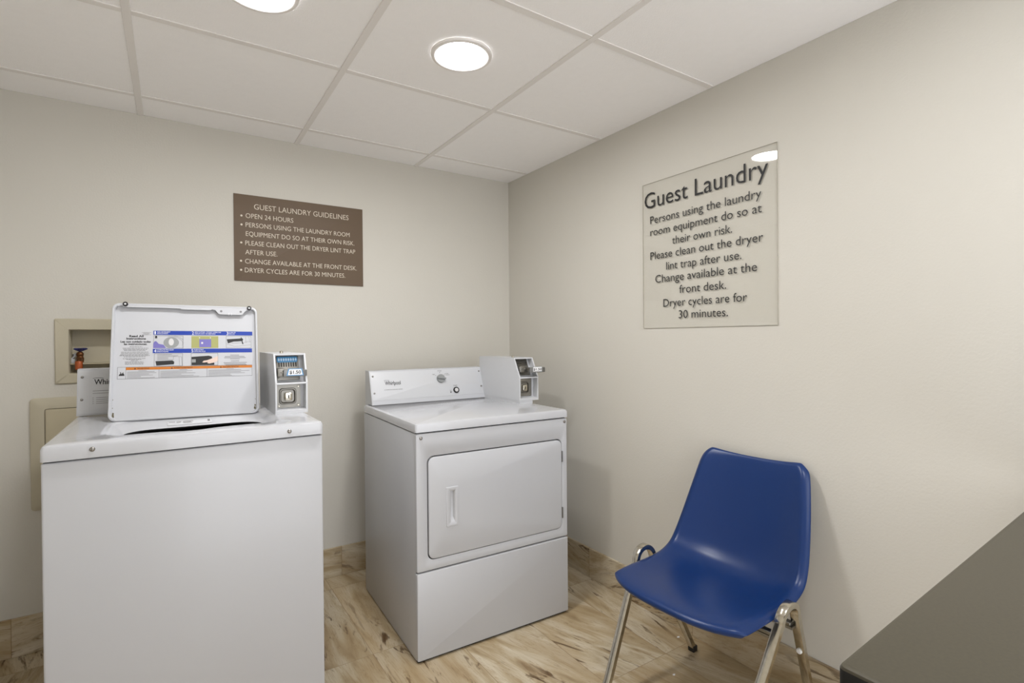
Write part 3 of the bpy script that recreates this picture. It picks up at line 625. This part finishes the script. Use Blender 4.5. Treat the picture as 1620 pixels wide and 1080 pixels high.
bm = bmesh.new(); P = [(0,0),(SW,0),(SW,SH),(0,SH)]
L = loft(bm, [at(P,.0006), at(P,.0052)], True, True, M=Gx); bm.faces.ensure_lookup_table()
for f in bm.faces[:4]: f.material_index = 1
link('panel', bm, [M_acry, M_aedge], sg, smooth=False)
for s, a, b, z, c in (('Guest Laundry',1.6761,1.0811,1.8509,.070),('Persons using the laundry',1.643,1.1082,1.778,.034),('room equipment do so at',1.6434,1.107,1.7233,.034),('their own risk.',1.5195,1.2289,1.6684,.034),('Please clean out the dryer',1.6432,1.1017,1.615,.034),('lint trap after use.',1.5532,1.1896,1.5604,.034),('Change available at the',1.6154,1.1265,1.5077,.034),('front desk.',1.4829,1.2564,1.4519,.034),('Dryer cycles are for',1.5702,1.1672,1.3973,.034),('30 minutes.',1.4867,1.2488,1.3434,.034)):
    bm = bmesh.new(); text(bm, s, 1.688-a, 1.688-b, z-1.3045, c, .0054, M=Gx, thin=-.002); link('text_line', bm, M_black, sg)
# ------------------------------------------------------------------ dark counter at the lower right
ct = thing('counter_table', 'dark grey laminate counter with black edge, lower right corner of the photo', 'counter', (.618,.283,0), .0)
TZ = .90
bm = bmesh.new(); n = 6
yfar = lambda x: .0414*x
P = rr(-.004,XR-.618-.004,-.62,.002,.007,n)
P = [(x, y+yfar(x)*(1 if y > -.3 else 0)) for x, y in P]
ins = lambda d: [(x+(d if x < .5 else -d), y+(d if y < -.3 else -d)) for x, y in P]
L = loft(bm, [at(ins(.002),TZ-.032), at(P,TZ-.029), at(P,TZ-.004), at(ins(.0012),TZ-.0012), at(ins(.004),TZ)], True, True)
bm.faces.ensure_lookup_table()
N = len(P)
for f in bm.faces:
    if max(v.co.z for v in f.verts) <= TZ-.0039: f.material_index = 1
link('countertop', bm, [M_counter, M_cedge], ct)
for x in (.10, 1.15):
    for y in (-.55, -.07):
        bm = bmesh.new(); tube(bm, [(x,y,0),(x,y,TZ-.031)], .018, 16); link('leg', bm, M_cedge, ct)
# ------------------------------------------------------------------ chair
ch = thing('shell_chair', 'blue moulded plastic shell chair on chrome bar legs, backed to the right wall', 'chair', (1.505,1.112,0), math.radians(3.0))
# centre profile of the shell: (backward x, height z, half width, lift of the sides along the normal)
PR = [(-.243,.411,.235,0),(-.250,.420,.242,0),(-.249,.430,.247,.001),(-.238,.4375,.2495,.003),(-.20,.4395,.251,.006),(-.14,.435,.2525,.012),(-.08,.427,.253,.020),(-.02,.4195,.2535,.028),(.04,.413,.254,.036),(.10,.415,.255,.045),(.145,.426,.255,.052),(.178,.448,.255,.055),(.200,.48,.253,.054),(.217,.52,.2495,.050),(.233,.57,.243,.044),(.2475,.62,.2365,.039),(.262,.67,.229,.034),(.275,.72,.221,.029),(.2865,.765,.2135,.025),(.2935,.788,.2075,.022),(.298,.803,.200,.018),(.3025,.8125,.186,.014),(.3085,.8155,.172,.011)]
NU = 24
bm = bmesh.new(); rows = []
for i, (x, z, hwid, lift) in enumerate(PR):
    a = PR[max(i-1,0)]; b = PR[min(i+1,len(PR)-1)]
    tx, tz = b[0]-a[0], b[1]-a[1]; l = math.hypot(tx,tz); nx, nz = -tz/l, tx/l      # towards the sitter
    row = []
    edge = min(1.0, i/4.0, (len(PR)-1-i)/2.0)
    for j in range(NU+1):
        u = -1+2*j/NU; s = math.copysign(1-(1-abs(u))**1.25, u); au = abs(s)
        d = lift*min(1, au/.92)**2.4
        if au > .88: d -= ((au-.88)/.12)**1.7*.018*edge
        bow = .060*au**3.2*max(0.0, min(1.0, (-.04-x)/.16))       # the front edge is curved in plan
        row.append(bm.verts.new((x+nx*d+bow, s*hwid, z+nz*d)))
    rows.append(row)
for a, b in zip(rows, rows[1:]):
    for j in range(NU): bm.faces.new((a[j], a[j+1], b[j+1], b[j]))
shell = link('seat_shell', bm, M_chair, ch)
md = shell.modifiers.new('thickness', 'SOLIDIFY'); md.thickness = .0055; md.offset = -1
md = shell.modifiers.new('smooth', 'SUBSURF'); md.levels = 1; md.render_levels = 2
def bar_sweep(bm, pts, side, wd, tk):
    """rectangular bar along a path lying across the given side vector"""
    pts = [Vector(p) for p in pts]; side = Vector(side); loops = []
    for i, p in enumerate(pts):
        t_ = (pts[min(i+1,len(pts)-1)]-pts[max(i-1,0)]).normalized(); nrm = t_.cross(side).normalized(); sd = nrm.cross(t_).normalized()
        c = .14
        q = []
        for a, b in ((1,1-c),(1-c,1),(-1+c,1),(-1,1-c),(-1,-1+c),(-1+c,-1),(1-c,-1),(1,-1+c)):
            q.append(p+sd*a*wd/2+nrm*b*tk/2)
        loops.append(q)
    loft(bm, loops)
for s in (1,-1):
    def Y(z): return s*(.228+.042*z/.45)
    fx, rx, cxh, R_, zc_ = -.268, .250, .004, .048, .418
    pts = [(fx,Y(.012),.012)]
    for k in range(1,6): f_ = k/6; zz = .012+(zc_-.03)*f_; pts.append((fx+(cxh-R_*.99-fx)*zz/zc_, Y(zz), zz))
    for k in range(19):
        a = PI-.05-(PI-.10)*k/18; zz = zc_+R_*math.sin(a); pts.append((cxh+R_*math.cos(a), Y(zz), zz))
    e = pts[-1]
    for k in range(1,7): f_ = k/6; zz = e[2]+(.012-e[2])*f_; pts.append((e[0]+(rx-e[0])*f_, Y(zz), zz))
    bm = bmesh.new(); bar_sweep(bm, pts, (0,1,0), .025, .019); lf = link('leg_frame', bm, M_chrome, ch)
    for q, sgn in ((pts[0],-1),(pts[-1],1)):
        bm = bmesh.new(); box(bm, (q[0]-.013,q[1]-.014,0), (q[0]+.013,q[1]+.014,.024), .003, 2); link('foot_cap', bm, M_rub, lf)
    for xb in (-.055,.042):
        bm = bmesh.new(); box(bm, (xb,min(s*.19,s*.262),.373), (xb+.025,max(s*.19,s*.262),.381)); link('seat_bracket', bm, M_steel, lf)
for x in (-.042,.054):
    bm = bmesh.new(); box(bm, (x-.011,-.256,.380), (x+.011,.256,.392), .002, 1); link('cross_bar', bm, M_steel, ch)
bm2 = bmesh.new(); loft(bm2, [[(x, -.2535+r*math.cos(2*PI*k/16), .283+r*math.sin(2*PI*k/16)) for k in range(16)] for r, x in ((.0075,.113),(.0085,.108),(.0085,.103),(.006,.1005))])
link('stacking_bumper', bm2, M_white, ch)
# ------------------------------------------------------------------ paper scraps on the floor
for x, y, r, lab in ((1.770,1.447,.007,'tiny white paper scrap on the floor beside the chair\'s left rear leg'),(1.558,1.295,.006,'tiny white paper scrap under the chair, at the lower edge of the photo')):
    bm = bmesh.new(); poly(bm, [(r*1.2,0),(r*.5,r*.7),(-r*.6,r*.6),(-r*1.1,-.1*r),(-r*.2,-r*.8)], 0, .0012); o = link('paper_scrap', bm, M_white); o.location = (x,y,.0002); tag(o, lab, 'scrap')
